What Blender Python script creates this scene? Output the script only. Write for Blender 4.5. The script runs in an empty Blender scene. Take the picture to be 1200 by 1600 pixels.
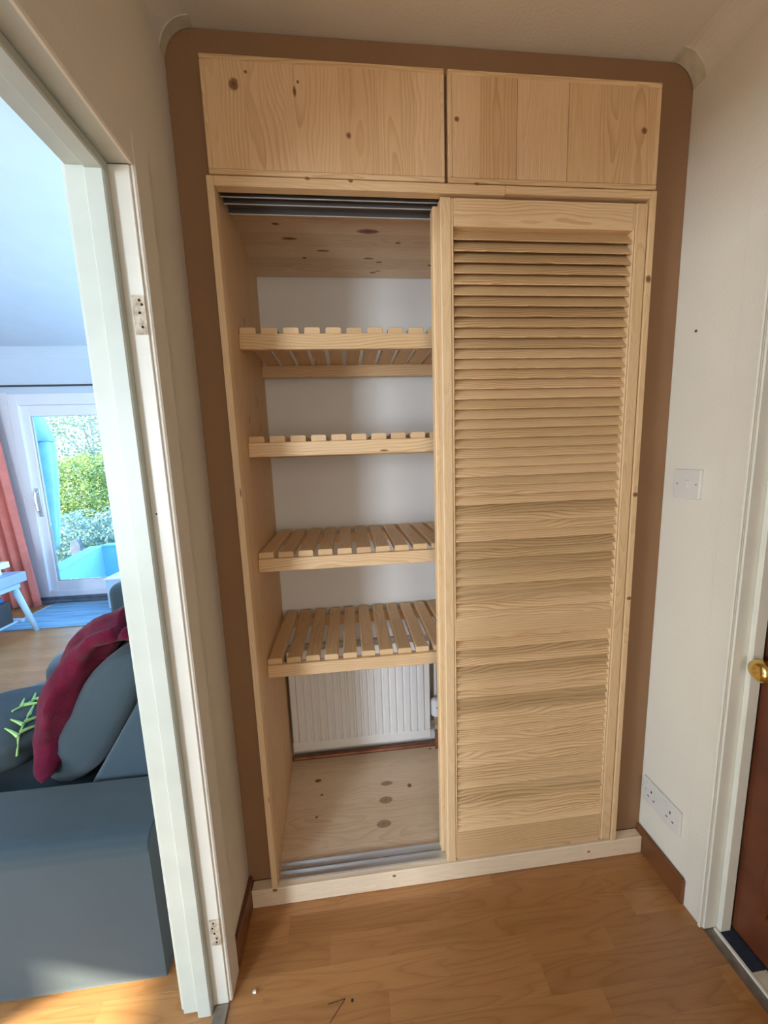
import bpy, bmesh, math, random
from mathutils import Vector, Matrix, noise as mnoise
random.seed(11)
S = bpy.context.scene
COL = S.collection

# ------------------------------------------------------------------ camera
YAW, PITCH, ROLL, FPX = 0.0950, -0.1439, -0.0353, 574.72
cam_d = bpy.data.cameras.new('camera'); cam = bpy.data.objects.new('camera', cam_d); COL.objects.link(cam)
fw = Vector((math.sin(YAW)*math.cos(PITCH), math.cos(YAW)*math.cos(PITCH), math.sin(PITCH)))
r0 = Vector((math.cos(YAW), -math.sin(YAW), 0)); u0 = r0.cross(fw)
rr = r0*math.cos(ROLL)+u0*math.sin(ROLL); uu = -r0*math.sin(ROLL)+u0*math.cos(ROLL)
cam.matrix_world = Matrix(((rr.x, uu.x, -fw.x, 0.3721), (rr.y, uu.y, -fw.y, -1.0430), (rr.z, uu.z, -fw.z, 1.3931), (0, 0, 0, 1)))
cam_d.sensor_fit = 'VERTICAL'; cam_d.sensor_height = 36.0; cam_d.lens = FPX/1600*36.0
cam_d.clip_start = 0.02; cam_d.clip_end = 200
S.camera = cam

# ------------------------------------------------------------------ light
S.view_settings.view_transform = 'Standard'; S.view_settings.look = 'None'
S.view_settings.gamma = 1.0; S.view_settings.use_curve_mapping = False
S.view_settings.exposure = 0.18
SKY_STRENGTH = 5.5
w = bpy.data.worlds.new('world'); S.world = w; w.use_nodes = True
nt = w.node_tree; nt.nodes.clear()
tc = nt.nodes.new('ShaderNodeTexCoord'); sep = nt.nodes.new('ShaderNodeSeparateXYZ'); rp = nt.nodes.new('ShaderNodeValToRGB')
bg = nt.nodes.new('ShaderNodeBackground'); wo = nt.nodes.new('ShaderNodeOutputWorld')
rp.color_ramp.elements[0].color = (0.50, 0.75, 1.0, 1); rp.color_ramp.elements[1].color = (0.24, 0.52, 1.0, 1)
rp.color_ramp.elements[1].position = 0.6
nt.links.new(tc.outputs['Generated'], sep.inputs[0]); nt.links.new(sep.outputs['Z'], rp.inputs[0])
nt.links.new(rp.outputs[0], bg.inputs[0]); bg.inputs[1].default_value = SKY_STRENGTH
nt.links.new(bg.outputs[0], wo.inputs[0])

def lamp(name, kind, energy, color, loc, direction, **kw):
    d = bpy.data.lights.new(name, kind); d.energy = energy; d.color = color
    o = bpy.data.objects.new(name, d); COL.objects.link(o); o.location = loc
    o.rotation_euler = Vector(direction).to_track_quat('-Z', 'Y').to_euler()
    for k, v in kw.items(): setattr(d, k, v)
    return o
SUN_DIR = Vector((0.86, 0.385, -0.407))
lamp('sun', 'SUN', 24.0, (1.0, 0.88, 0.66), (-6, -4, 6), SUN_DIR, angle=0.012)
# daylight coming in through the living room windows, plus an added hall fill
lamp('daylight_front_window', 'AREA', 82.0, (0.84, 0.92, 1.0), (-1.90, -3.30, 1.25), (0, 1, 0), shape='RECTANGLE', size=0.62, size_y=1.5)
lamp('daylight_west_window', 'AREA', 120.0, (0.95, 0.98, 1.0), (-4.64, -2.48, 1.45), (1, 0.15, 0), shape='RECTANGLE', size=0.80, size_y=1.1)
lamp('hall_fill_light', 'AREA', 13.5, (1.0, 0.92, 0.82), (0.70, -3.15, 1.35), (0, 1, 0.0), shape='RECTANGLE', size=0.8, size_y=1.4)  # unseen fill light added in the closed hall behind the camera
for nm, loc, dr, sx, sy in (('sky_portal_patio', (-1.9, 3.22, 1.10), (0, -1, 0), 2.0, 2.0), ('sky_portal_west', (-4.62, -2.44, 1.5), (1, 0, 0), 1.05, 1.3)):
    p_ = lamp(nm, 'AREA', 1.0, (1, 1, 1), loc, dr, shape='RECTANGLE', size=sx, size_y=sy)
    p_.data.cycles.is_portal = True

# ------------------------------------------------------------------ helpers
ORI = {}
def link(o):
    COL.objects.link(o); return o
def empty(name, loc, label=None, cat=None, group=None, parent=None):
    o = link(bpy.data.objects.new(name, None)); o.empty_display_size = 0.1
    ORI[o.name] = Vector(loc)
    if parent: o.parent = parent; o.location = Vector(loc)-ORI[parent.name]
    else: o.location = loc
    if label: tag(o, label, cat, group)
    return o
def tag(o, label=None, cat=None, group=None, kind=None):
    if label: o['label'] = label
    if cat: o['category'] = cat
    if group: o['group'] = group
    if kind: o['kind'] = kind
    return o
def obj(name, bm, m, parent=None, smooth=False, kind=None, label=None):
    """link a bmesh, given in world coordinates, as one mesh object with its origin in its middle"""
    me = bpy.data.meshes.new(name)
    vs = [v.co for v in bm.verts]
    c = Vector([(min(v[i] for v in vs)+max(v[i] for v in vs))/2 for i in range(3)])
    bmesh.ops.translate(bm, verts=bm.verts, vec=-c)
    bmesh.ops.recalc_face_normals(bm, faces=bm.faces)
    for f in bm.faces: f.smooth = smooth
    bm.to_mesh(me); bm.free()
    me.materials.append(m)
    o = link(bpy.data.objects.new(name, me)); ORI[o.name] = c
    if parent: o.parent = parent; o.location = c-ORI[parent.name]
    else: o.location = c
    if kind: o['kind'] = kind
    if label: o['label'] = label
    return o
def again(o, name, shift, parent=None):
    """a copy of a part sharing its mesh, moved by shift"""
    c = o.copy(); COL.objects.link(c); c.name = name
    p = parent or o.parent
    ORI[c.name] = ORI[o.name]+Vector(shift)
    c.parent = p; c.location = ORI[c.name]-(ORI[p.name] if p else Vector())
    return c
def box(x0, x1, y0, y1, z0, z1, bev=0.0, seg=1, bm=None):
    b = bmesh.new()
    bmesh.ops.create_cube(b, size=1.0)
    for v in b.verts:
        v.co = Vector(((x0+x1)/2+v.co.x*(x1-x0), (y0+y1)/2+v.co.y*(y1-y0), (z0+z1)/2+v.co.z*(z1-z0)))
    if bev: bmesh.ops.bevel(b, geom=list(b.edges), offset=bev, segments=seg, affect='EDGES', profile=0.5)
    return join(bm, b)
def join(bm, b):
    if bm is None: return b
    me = bpy.data.meshes.new('tmp'); b.to_mesh(me); b.free(); bm.from_mesh(me); bpy.data.meshes.remove(me)
    return bm
def prism(pts, axis, a0, a1, bev=0.0, seg=1, bm=None):
    """polygon pts in the plane across axis, pushed from a0 to a1"""
    b = bmesh.new()
    def P(p, a):
        return {'x': (a, p[0], p[1]), 'y': (p[0], a, p[1]), 'z': (p[0], p[1], a)}[axis]
    A = [b.verts.new(P(p, a0)) for p in pts]; B = [b.verts.new(P(p, a1)) for p in pts]
    n = len(pts)
    b.faces.new(A); b.faces.new(B[::-1])
    for i in range(n): b.faces.new((A[i], A[(i+1) % n], B[(i+1) % n], B[i]))
    if bev: bmesh.ops.bevel(b, geom=list(b.edges), offset=bev, segments=seg, affect='EDGES', profile=0.5)
    return join(bm, b)
def hexa(low, high, bm=None, bev=0.0):
    b = bmesh.new()
    A = [b.verts.new(p) for p in low]; B = [b.verts.new(p) for p in high]
    b.faces.new(A[::-1]); b.faces.new(B)
    for i in range(4): b.faces.new((A[i], A[(i+1) % 4], B[(i+1) % 4], B[i]))
    if bev: bmesh.ops.bevel(b, geom=list(b.edges), offset=bev, segments=1, affect='EDGES')
    return join(bm, b)
def tube(pts, r, n=10, bm=None, r1=None):
    b = bmesh.new(); pts = [Vector(p) for p in pts]; rings = []
    for i, p in enumerate(pts):
        t = (pts[min(i+1, len(pts)-1)]-pts[max(i-1, 0)]).normalized()
        a = t.cross(Vector((0, 0, 1)) if abs(t.z) < 0.9 else Vector((1, 0, 0))).normalized(); c = t.cross(a)
        rad = r if r1 is None else r+(r1-r)*i/(len(pts)-1)
        rings.append([b.verts.new(p+rad*(a*math.cos(2*math.pi*k/n)+c*math.sin(2*math.pi*k/n))) for k in range(n)])
    for i in range(len(rings)-1):
        for k in range(n): b.faces.new((rings[i][k], rings[i][(k+1) % n], rings[i+1][(k+1) % n], rings[i+1][k]))
    b.faces.new(rings[0][::-1]); b.faces.new(rings[-1])
    return join(bm, b)
def lathe(prof, centre, axis='z', n=20, bm=None):
    """prof: (radius, height) pairs along axis"""
    b = bmesh.new(); rings = []
    for r, h in prof:
        ring = []
        for k in range(n):
            a = 2*math.pi*k/n; c, s = r*math.cos(a), r*math.sin(a)
            ring.append(b.verts.new(Vector(centre)+Vector({'z': (c, s, h), 'x': (h, c, s), 'y': (c, h, s)}[axis])))
        rings.append(ring)
    for i in range(len(rings)-1):
        for k in range(n): b.faces.new((rings[i][k], rings[i][(k+1) % n], rings[i+1][(k+1) % n], rings[i+1][k]))
    b.faces.new(rings[0][::-1]); b.faces.new(rings[-1])
    return join(bm, b)
def surf(fn, nu, nv, thick=0.0):
    """grid surface fn(u, v) -> point, u, v in 0..1, with thickness"""
    b = bmesh.new()
    g = [[b.verts.new(fn(i/nu, j/nv)) for j in range(nv+1)] for i in range(nu+1)]
    for i in range(nu):
        for j in range(nv): b.faces.new((g[i][j], g[i+1][j], g[i+1][j+1], g[i][j+1]))
    if thick:
        bmesh.ops.recalc_face_normals(b, faces=b.faces)
        bmesh.ops.solidify(b, geom=list(b.faces), thickness=thick)
    return b

# ------------------------------------------------------------------ materials
class N:
    def __init__(s, name):
        s.m = bpy.data.materials.new(name); s.m.use_nodes = True; s.t = s.m.node_tree; s.t.nodes.clear()
        s.out = s.n('ShaderNodeOutputMaterial'); s.b = s.n('ShaderNodeBsdfPrincipled'); s.l(s.b.outputs[0], s.out.inputs[0])
    def n(s, t, **k):
        x = s.t.nodes.new(t)
        for a, v in k.items(): setattr(x, a, v)
        return x
    def l(s, a, b): s.t.links.new(a, b)
    def val(s, sock, v):
        if hasattr(v, 'is_linked') or hasattr(v, 'links'): s.l(v, sock)
        else: sock.default_value = v
    def math(s, op, a, b=0.0):
        x = s.n('ShaderNodeMath', operation=op); s.val(x.inputs[0], a); s.val(x.inputs[1], b); return x.outputs[0]
    def vmath(s, op, a, b):
        x = s.n('ShaderNodeVectorMath', operation=op); s.val(x.inputs[0], a); s.val(x.inputs[1], b); return x.outputs[0]
    def mix(s, f, a, b, blend='MIX'):
        x = s.n('ShaderNodeMix', data_type='RGBA', blend_type=blend); s.val(x.inputs[0], f)
        s.val(x.inputs[6], a); s.val(x.inputs[7], b); return x.outputs[2]
    def noise(s, vec, scale, detail=2.0, rough=0.5):
        x = s.n('ShaderNodeTexNoise'); s.val(x.inputs['Vector'], vec); x.inputs['Scale'].default_value = scale
        x.inputs['Detail'].default_value = detail; x.inputs['Roughness'].default_value = rough; return x.outputs[0]
    def ramp(s, f, stops):
        x = s.n('ShaderNodeValToRGB'); s.val(x.inputs[0], f); e = x.color_ramp.elements
        while len(e) < len(stops): e.new(0.5)
        for i, (p, c) in enumerate(stops):
            e[i].position = p; e[i].color = (c, c, c, 1) if isinstance(c, (int, float)) else (*c, 1)
        return x.outputs[0]
    def bump(s, h, strength, dist=0.002):
        x = s.n('ShaderNodeBump'); s.val(x.inputs['Height'], h); x.inputs['Strength'].default_value = strength
        x.inputs['Distance'].default_value = dist; s.l(x.outputs[0], s.b.inputs['Normal'])
    def coords(s): return s.n('ShaderNodeTexCoord').outputs['Object']
    def rnd(s): return s.n('ShaderNodeObjectInfo').outputs['Random']
def rgb(*c): return (*c, 1.0)
def flat(name, c, rough=0.5, metal=0.0, spec=0.5, var=0.06, scale=6.0, bump=0.0, bscale=120.0, sheen=0.0):
    k = N(name); v = k.coords()
    nz = k.noise(v, scale, 3.0)
    lo = tuple(max(0, x*(1-var)) for x in c); hi = tuple(min(1, x*(1+var)) for x in c)
    k.l(k.ramp(nz, [(0.3, lo), (0.7, hi)]), k.b.inputs['Base Color'])
    k.b.inputs['Roughness'].default_value = rough; k.b.inputs['Metallic'].default_value = metal
    k.b.inputs['Specular IOR Level'].default_value = spec
    if sheen: k.b.inputs['Sheen Weight'].default_value = sheen
    if bump: k.bump(k.noise(v, bscale, 3.0), bump)
    return k.m
def pine(name, axis, light=(0.80, 0.60, 0.39), dark=(0.60, 0.39, 0.21), ring=70.0, contrast=0.75, knots=0.0, tint=0.10, rough=0.55):
    k = N(name); v = k.coords(); rnd = k.rnd()
    sep = k.n('ShaderNodeSeparateXYZ'); k.l(v, sep.inputs[0]); X, Y, Z = sep.outputs
    a, b, c = {'x': (X, Y, Z), 'y': (Y, X, Z), 'z': (Z, X, Y)}[axis]
    r2 = k.math('FRACT', k.math('MULTIPLY', rnd, 17.31)); r3 = k.math('FRACT', k.math('MULTIPLY', rnd, 7.77))
    ao = k.math('ADD', a, k.math('MULTIPLY', rnd, 30.0))
    bo = k.math('ADD', b, k.math('MULTIPLY', r2, 0.05))
    co = k.math('ADD', c, k.math('ADD', k.math('MULTIPLY', r3, 0.07), 0.02))
    def comb(p, q, r, sa, sb, sc):
        x = k.n('ShaderNodeCombineXYZ')
        k.l(k.math('MULTIPLY', p, sa), x.inputs[0]); k.l(k.math('MULTIPLY', q, sb), x.inputs[1]); k.l(k.math('MULTIPLY', r, sc), x.inputs[2])
        return x.outputs[0]
    warp = k.noise(comb(ao, bo, co, 2.6, 9, 9), 1.0, 2.0, 0.45)
    wv = k.math('MULTIPLY', k.math('SUBTRACT', warp, 0.5), 0.055)
    x = k.n('ShaderNodeCombineXYZ'); x.inputs[0].default_value = 0.0
    k.l(k.math('ADD', bo, wv), x.inputs[1]); k.l(k.math('ADD', co, wv), x.inputs[2])
    wave = k.n('ShaderNodeTexWave', wave_type='RINGS', rings_direction='X', wave_profile='SAW')
    k.l(x.outputs[0], wave.inputs['Vector']); wave.inputs['Scale'].default_value = ring
    wave.inputs['Distortion'].default_value = 0.6; wave.inputs['Detail'].default_value = 1.0; wave.inputs['Detail Scale'].default_value = 1.2
    line = k.ramp(wave.outputs['Fac'], [(0.0, 0.0), (0.45, 0.12), (0.86, 0.85), (0.95, 0.9), (1.0, 0.0)])
    fib = k.noise(comb(ao, bo, co, 14, 420, 420), 1.0, 3.0, 0.6)
    patch = k.noise(comb(ao, bo, co, 1.6, 11, 11), 1.0, 1.0)
    f = k.math('MULTIPLY', line, k.math('MULTIPLY', k.ramp(patch, [(0.3, 0.25), (0.7, 1.0)]), contrast))
    col = k.mix(f, rgb(*light), rgb(*dark))
    col = k.mix(1.0, col, k.ramp(fib, [(0.25, (0.88, 0.86, 0.83)), (0.75, (1.06, 1.05, 1.04))]), 'MULTIPLY')
    t0, t1 = 1-tint, 1+tint*0.4
    tn = k.ramp(r2, [(0.0, (t0, t0*0.96, t0*0.90)), (0.5, (1, 0.99, 0.97)), (1.0, (t1, t1, t1*1.02))])
    col = k.mix(1.0, col, tn, 'MULTIPLY')
    if knots:
        vo = k.n('ShaderNodeTexVoronoi', feature='F1'); k.l(comb(ao, bo, co, 3.2, 7.5, 7.5), vo.inputs['Vector']); vo.inputs['Scale'].default_value = 1.0
        d = k.math('ADD', vo.outputs['Distance'], k.math('MULTIPLY', k.math('SUBTRACT', k.noise(v, 60.0, 2.0), 0.5), 0.06))
        kn = k.ramp(d, [(knots*0.25, 1.0), (knots*0.55, 0.7), (knots*0.7, 0.22), (knots*1.3, 0.0)])
        col = k.mix(kn, col, rgb(0.17, 0.075, 0.035))
    k.l(col, k.b.inputs['Base Color'])
    k.b.inputs['Roughness'].default_value = rough; k.b.inputs['Specular IOR Level'].default_value = 0.3
    k.bump(fib, 0.12, 0.0006)
    return k.m
def laminate(name, strips=False):
    k = N(name); v = k.coords(); rnd = k.rnd()
    sep = k.n('ShaderNodeSeparateXYZ')
    if strips:
        br = k.n('ShaderNodeTexBrick'); k.l(v, br.inputs['Vector']); br.offset = 0.37; br.offset_frequency = 2
        br.inputs['Scale'].default_value = 1.0; br.inputs['Brick Width'].default_value = 0.42; br.inputs['Row Height'].default_value = 0.064
        br.inputs['Mortar Size'].default_value = 0.0006; br.inputs['Color1'].default_value = rgb(0, 0, 0); br.inputs['Color2'].default_value = rgb(1, 1, 1)
        br.inputs['Mortar'].default_value = rgb(0.5, 0.5, 0.5); rnd = br.outputs['Color']
    k.l(v, sep.inputs[0]); X, Y, Z = sep.outputs
    cx = k.n('ShaderNodeCombineXYZ'); k.l(k.math('ADD', k.math('MULTIPLY', X, 2.2), k.math('MULTIPLY', rnd, 40.0)), cx.inputs[0]); k.l(k.math('MULTIPLY', Y, 20.0), cx.inputs[1]); k.l(k.math('MULTIPLY', rnd, 9.0), cx.inputs[2])
    n1 = k.noise(cx.outputs[0], 1.0, 1.0, 0.35)
    band = k.math('FRACT', k.math('MULTIPLY', n1, 9.0))
    ln = k.ramp(band, [(0.0, 0.0), (0.45, 0.22), (0.60, 0.55), (0.72, 0.15), (1.0, 0.0)])
    c2 = k.n('ShaderNodeCombineXYZ'); k.l(k.math('MULTIPLY', X, 18.0), c2.inputs[0]); k.l(k.math('MULTIPLY', Y, 420.0), c2.inputs[1])
    fib = k.noise(c2.outputs[0], 1.0, 2.0)
    col = k.mix(ln, rgb(0.445, 0.215, 0.078), rgb(0.30, 0.125, 0.040))
    col = k.mix(1.0, col, k.ramp(rnd, [(0.0, (0.88, 0.85, 0.82)), (0.5, (0.99, 0.98, 0.97)), (1.0, (1.10, 1.11, 1.12))]), 'MULTIPLY')
    col = k.mix(1.0, col, k.ramp(fib, [(0.3, (0.93, 0.92, 0.91)), (0.7, (1.05, 1.05, 1.05))]), 'MULTIPLY')
    k.l(col, k.b.inputs['Base Color']); k.b.inputs['Roughness'].default_value = 0.33; k.b.inputs['Specular IOR Level'].default_value = 0.5; k.b.inputs['Coat Weight'].default_value = 0.35; k.b.inputs['Coat Roughness'].default_value = 0.22
    return k.m
def mdf(name):
    k = N(name); v = k.coords()
    col = k.mix(k.noise(v, 3.0, 3.0), rgb(0.270, 0.150, 0.078), rgb(0.325, 0.190, 0.104))
    col = k.mix(1.0, col, k.ramp(k.noise(v, 700.0, 2.0), [(0.3, (0.90, 0.89, 0.88)), (0.7, (1.08, 1.08, 1.08))]), 'MULTIPLY')
    k.l(col, k.b.inputs['Base Color']); k.b.inputs['Roughness'].default_value = 0.7; k.b.inputs['Specular IOR Level'].default_value = 0.25
    return k.m
def glass(name, tint=(0.93, 0.97, 0.98)):
    k = N(name); k.t.nodes.remove(k.b)
    tr = k.n('ShaderNodeBsdfTransparent'); tr.inputs[0].default_value = rgb(*tint)
    gl = k.n('ShaderNodeBsdfGlossy'); gl.inputs['Roughness'].default_value = 0.02
    fr = k.n('ShaderNodeFresnel'); fr.inputs[0].default_value = 1.2
    ms = k.n('ShaderNodeMixShader'); k.l(fr.outputs[0], ms.inputs[0]); k.l(tr.outputs[0], ms.inputs[1]); k.l(gl.outputs[0], ms.inputs[2])
    k.l(ms.outputs[0], k.out.inputs[0]); return k.m
def leaf(name, a, b):
    k = N(name); v = k.coords()
    col = k.mix(k.ramp(k.noise(v, 5.0, 2.0), [(0.35, 0.0), (0.65, 1.0)]), rgb(*a), rgb(*b))
    k.l(col, k.b.inputs['Base Color']); k.b.inputs['Roughness'].default_value = 0.6
    tl = k.n('ShaderNodeBsdfTranslucent'); k.l(col, tl.inputs[0])
    ms = k.n('ShaderNodeMixShader'); ms.inputs[0].default_value = 0.45; k.l(k.b.outputs[0], ms.inputs[1]); k.l(tl.outputs[0], ms.inputs[2])
    k.l(ms.outputs[0], k.out.inputs[0]); return k.m

M = dict(
    living=flat('sky_tinted_wall_paint', (0.60, 0.69, 0.78), 0.85, spec=0.2, var=0.02),  # blue of the sky light is mixed into this wall colour
    jamb=flat('darkened_sage_gloss_paint', (0.50, 0.53, 0.47), 0.4, var=0.05, scale=9.0, bump=0.12, bscale=50.0),  # darker copy of the cream gloss, toned down against the window light
    wall=flat('cream_wall_paint', (0.77, 0.73, 0.64), 0.85, spec=0.2, var=0.03, scale=3.0, bump=0.25, bscale=160.0),
    ceil=flat('ceiling_paint', (0.74, 0.69, 0.60), 0.9, spec=0.2, var=0.03, bump=0.25, bscale=140.0),
    white=flat('white_wall_paint', (0.80, 0.80, 0.79), 0.85, spec=0.2, var=0.02),
    gloss=flat('cream_gloss_paint', (0.77, 0.75, 0.66), 0.38, var=0.04, scale=8.0, bump=0.1, bscale=60.0),
    plaster=flat('pale_filler', (0.62, 0.57, 0.45), 0.95, var=0.12, scale=30.0, bump=0.5, bscale=90.0),
    mdf=mdf('brown_mdf'),
    slat_x=pine('pine_louvre', 'x', light=(0.82, 0.585, 0.335), dark=(0.52, 0.295, 0.12), ring=44.0, contrast=1.25, tint=0.27),
    rail_x=pine('pine_rail', 'x', light=(0.82, 0.60, 0.36), dark=(0.57, 0.345, 0.16), ring=40.0, contrast=0.9),
    stile_z=pine('pine_stile', 'z', light=(0.83, 0.62, 0.385), dark=(0.62, 0.40, 0.205), ring=90.0, contrast=0.6, tint=0.05),
    board_z=pine('pine_board_upright', 'z', light=(0.80, 0.565, 0.335), dark=(0.58, 0.35, 0.17), ring=60.0, contrast=0.75, tint=0.08),
    board_x=pine('pine_board_lengthwise', 'x', light=(0.84, 0.68, 0.50), dark=(0.66, 0.47, 0.30), ring=50.0, contrast=0.6, tint=0.08),
    board_y=pine('pine_slat', 'y', light=(0.81, 0.585, 0.345), dark=(0.58, 0.36, 0.18), ring=60.0, contrast=0.6, tint=0.14),
    plinth=pine('pine_plinth', 'x', light=(0.84, 0.70, 0.52), dark=(0.68, 0.49, 0.31), ring=46.0, contrast=0.5),
    plank=laminate('laminate_plank'), lamfloor=laminate('laminate_floor', True),
    skirt=flat('dark_stained_wood', (0.17, 0.062, 0.022), 0.4, var=0.25, scale=9.0),
    darkdoor=flat('mahogany_stain', (0.13, 0.034, 0.012), 0.4, var=0.3, scale=7.0),
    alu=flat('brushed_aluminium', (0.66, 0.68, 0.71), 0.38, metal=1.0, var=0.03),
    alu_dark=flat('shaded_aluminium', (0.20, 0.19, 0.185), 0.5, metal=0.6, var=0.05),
    alu_lip=flat('lit_aluminium', (0.80, 0.80, 0.80), 0.5, metal=0.4, var=0.02),  # lit copy of the shaded track metal, brightness put into the colour
    radw=flat('white_enamel', (0.86, 0.87, 0.88), 0.3, var=0.01),
    plastic=flat('white_plastic', (0.72, 0.70, 0.665), 0.35, var=0.02),
    grey=flat('grey_plastic', (0.42, 0.40, 0.37), 0.4, var=0.02),
    black=flat('dark_hole', (0.012, 0.010, 0.009), 0.8, var=0.1),
    brass=flat('polished_brass', (0.83, 0.60, 0.20), 0.16, metal=1.0, var=0.05),
    copper=flat('dull_copper', (0.40, 0.17, 0.10), 0.45, metal=0.6, var=0.2, scale=30.0),
    chrome=flat('chrome', (0.70, 0.70, 0.70), 0.2, metal=1.0, var=0.05),
    rust=flat('rusty_steel', (0.52, 0.44, 0.33), 0.7, var=0.45, scale=70.0),
    thresh=flat('grey_threshold_wood', (0.20, 0.165, 0.13), 0.6, var=0.3, scale=40.0),
    navy=flat('navy_carpet', (0.018, 0.024, 0.045), 0.95, var=0.3, scale=90.0, bump=0.6, bscale=300.0),
    sofa=flat('teal_grey_upholstery', (0.029, 0.049, 0.061), 0.85, spec=0.25, var=0.08, scale=4.0, bump=0.25, bscale=500.0, sheen=0.25),
    sofab=flat('slate_blue_upholstery', (0.022, 0.042, 0.056), 0.85, spec=0.25, var=0.10, scale=5.0, bump=0.3, bscale=400.0, sheen=0.25),
    throw=flat('burgundy_fleece', (0.085, 0.004, 0.018), 0.95, spec=0.1, var=0.25, scale=25.0, bump=0.8, bscale=180.0, sheen=0.08),
    cushion=flat('charcoal_cushion_cloth', (0.050, 0.066, 0.072), 0.9, spec=0.2, var=0.15, scale=8.0),
    lime=flat('lime_embroidery', (0.30, 0.50, 0.16), 0.8, var=0.15),
    coral=flat('coral_curtain_cloth', (0.66, 0.205, 0.165), 0.9, spec=0.1, var=0.08, scale=10.0, sheen=0.2),
    rug=None,
    bluewood=flat('pale_blue_paint', (0.42, 0.60, 0.74), 0.5, var=0.05),
    bluetop=flat('grey_blue_paint', (0.30, 0.40, 0.55), 0.5, var=0.08),
    cream=flat('cream_card', (0.78, 0.74, 0.60), 0.7, var=0.04),
    book=flat('blue_book_cloth', (0.05, 0.16, 0.42), 0.6, var=0.1),
    upvc=flat('white_upvc', (0.80, 0.80, 0.84), 0.35, var=0.01),
    pole=flat('dark_metal', (0.05, 0.045, 0.045), 0.4, var=0.1),
    shed=flat('sky_blue_canvas', (0.34, 0.56, 0.70), 0.6, var=0.08, scale=12.0),
    parapet=flat('sky_tinted_render', (0.28, 0.58, 0.86), 0.8, var=0.04),  # blue skylight tint is put into the render colour
    post=flat('weathered_grey_wood', (0.12, 0.14, 0.18), 0.9, var=0.2, scale=14.0),
    stone=flat('pale_outdoor_paving', (0.45, 0.45, 0.44), 0.9, var=0.1),
    grass=flat('grass', (0.10, 0.17, 0.05), 0.9, var=0.3, scale=5.0),
    bark=flat('pale_bark', (0.42, 0.40, 0.36), 0.9, var=0.3, scale=12.0),
    leaf_y=leaf('yellow_green_leaves', (0.40, 0.44, 0.16), (0.14, 0.24, 0.06)),
    leaf_b=leaf('blue_green_leaves', (0.34, 0.48, 0.44), (0.10, 0.18, 0.16)),
    leaf_p=leaf('pale_green_leaves', (0.46, 0.48, 0.38), (0.16, 0.24, 0.16)),
    glass=glass('clear_glass'), tub=glass('hazy_plastic', (0.75, 0.88, 0.95)),
)
def rug_mat():
    k = N('blue_woven_rug'); v = k.coords(); s_ = k.n('ShaderNodeSeparateXYZ'); k.l(v, s_.inputs[0])
    c = k.n('ShaderNodeCombineXYZ'); k.l(k.math('MULTIPLY', s_.outputs[0], 2.0), c.inputs[0]); k.l(k.math('MULTIPLY', s_.outputs[1], 26.0), c.inputs[1])
    n_ = k.noise(c.outputs[0], 1.0, 4.0, 0.65)
    k.l(k.ramp(n_, [(0.3, (0.10, 0.22, 0.34)), (0.55, (0.22, 0.40, 0.55)), (0.75, (0.34, 0.52, 0.66))]), k.b.inputs['Base Color'])
    k.b.inputs['Roughness'].default_value = 0.95; k.bump(k.noise(v, 300.0), 0.5); return k.m
M['rug'] = rug_mat()

# ------------------------------------------------------------------ the setting
W = 1.3414; XL = -0.005; H = 2.40; HL = 2.575; XW = -4.50; YS = -3.20; YN = 3.07; YB = 0.515
YJ = -0.232            # far side of both doorways
YJ2 = -1.02            # near side of the living room doorway
def st(name, bm, m, parent=None, smooth=False):
    return obj(name, bm, m, parent, smooth, kind='structure')
# floor: sunk bed under the planks near the camera, patterned laminate beyond
def holes(bm_boxes, m, name, parent=None):
    b = None
    for t in bm_boxes: b = box(*t, bm=b)
    return st(name, b, m, parent)
PX0, PX1, PY0, PY1 = -0.98, W, -0.92, 0.0
floor = holes([(XW, W, YS, PY0, -0.06, 0), (XW, PX0, PY0, YN, -0.06, 0), (PX0, -0.11, PY1, YN, -0.06, 0), (PX0, W, PY0, PY1, -0.06, -0.010),
               (-0.11, W, PY1, YB, -0.06, 0)], M['lamfloor'], 'floor')
rowh = 0.0644; y = PY1; row = 0
while y > PY0+0.01:
    y0 = max(PY0, y-rowh); x = PX0-random.uniform(0.0, 0.35)
    while x < PX1:
        L = random.choice((0.24, 0.33, 0.42, 0.42, 0.5)); xa, xb = max(x, PX0), min(x+L, PX1)
        if xb-xa > 0.01:
            obj('plank', box(xa+0.00005, xb-0.00005, y0+0.00005, y-0.00005, -0.0095, random.uniform(-0.00008, 0.0), 0.0002), M['plank'], floor)
        x += L
    y = y0; row += 1
sb = tube([(0.262, -0.300, 0.0006), (0.300, -0.262, 0.0006)], 0.0007, 6)
sb = tube([(0.255, -0.268, 0.0006), (0.300, -0.263, 0.0006)], 0.0006, 6, sb)
sb = lathe([(0.0035, 0.0), (0.003, 0.001)], (0.318, -0.268, 0.0002), 'z', 8, sb)
obj('scratch_mark', sb, M['black'], floor)

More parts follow.
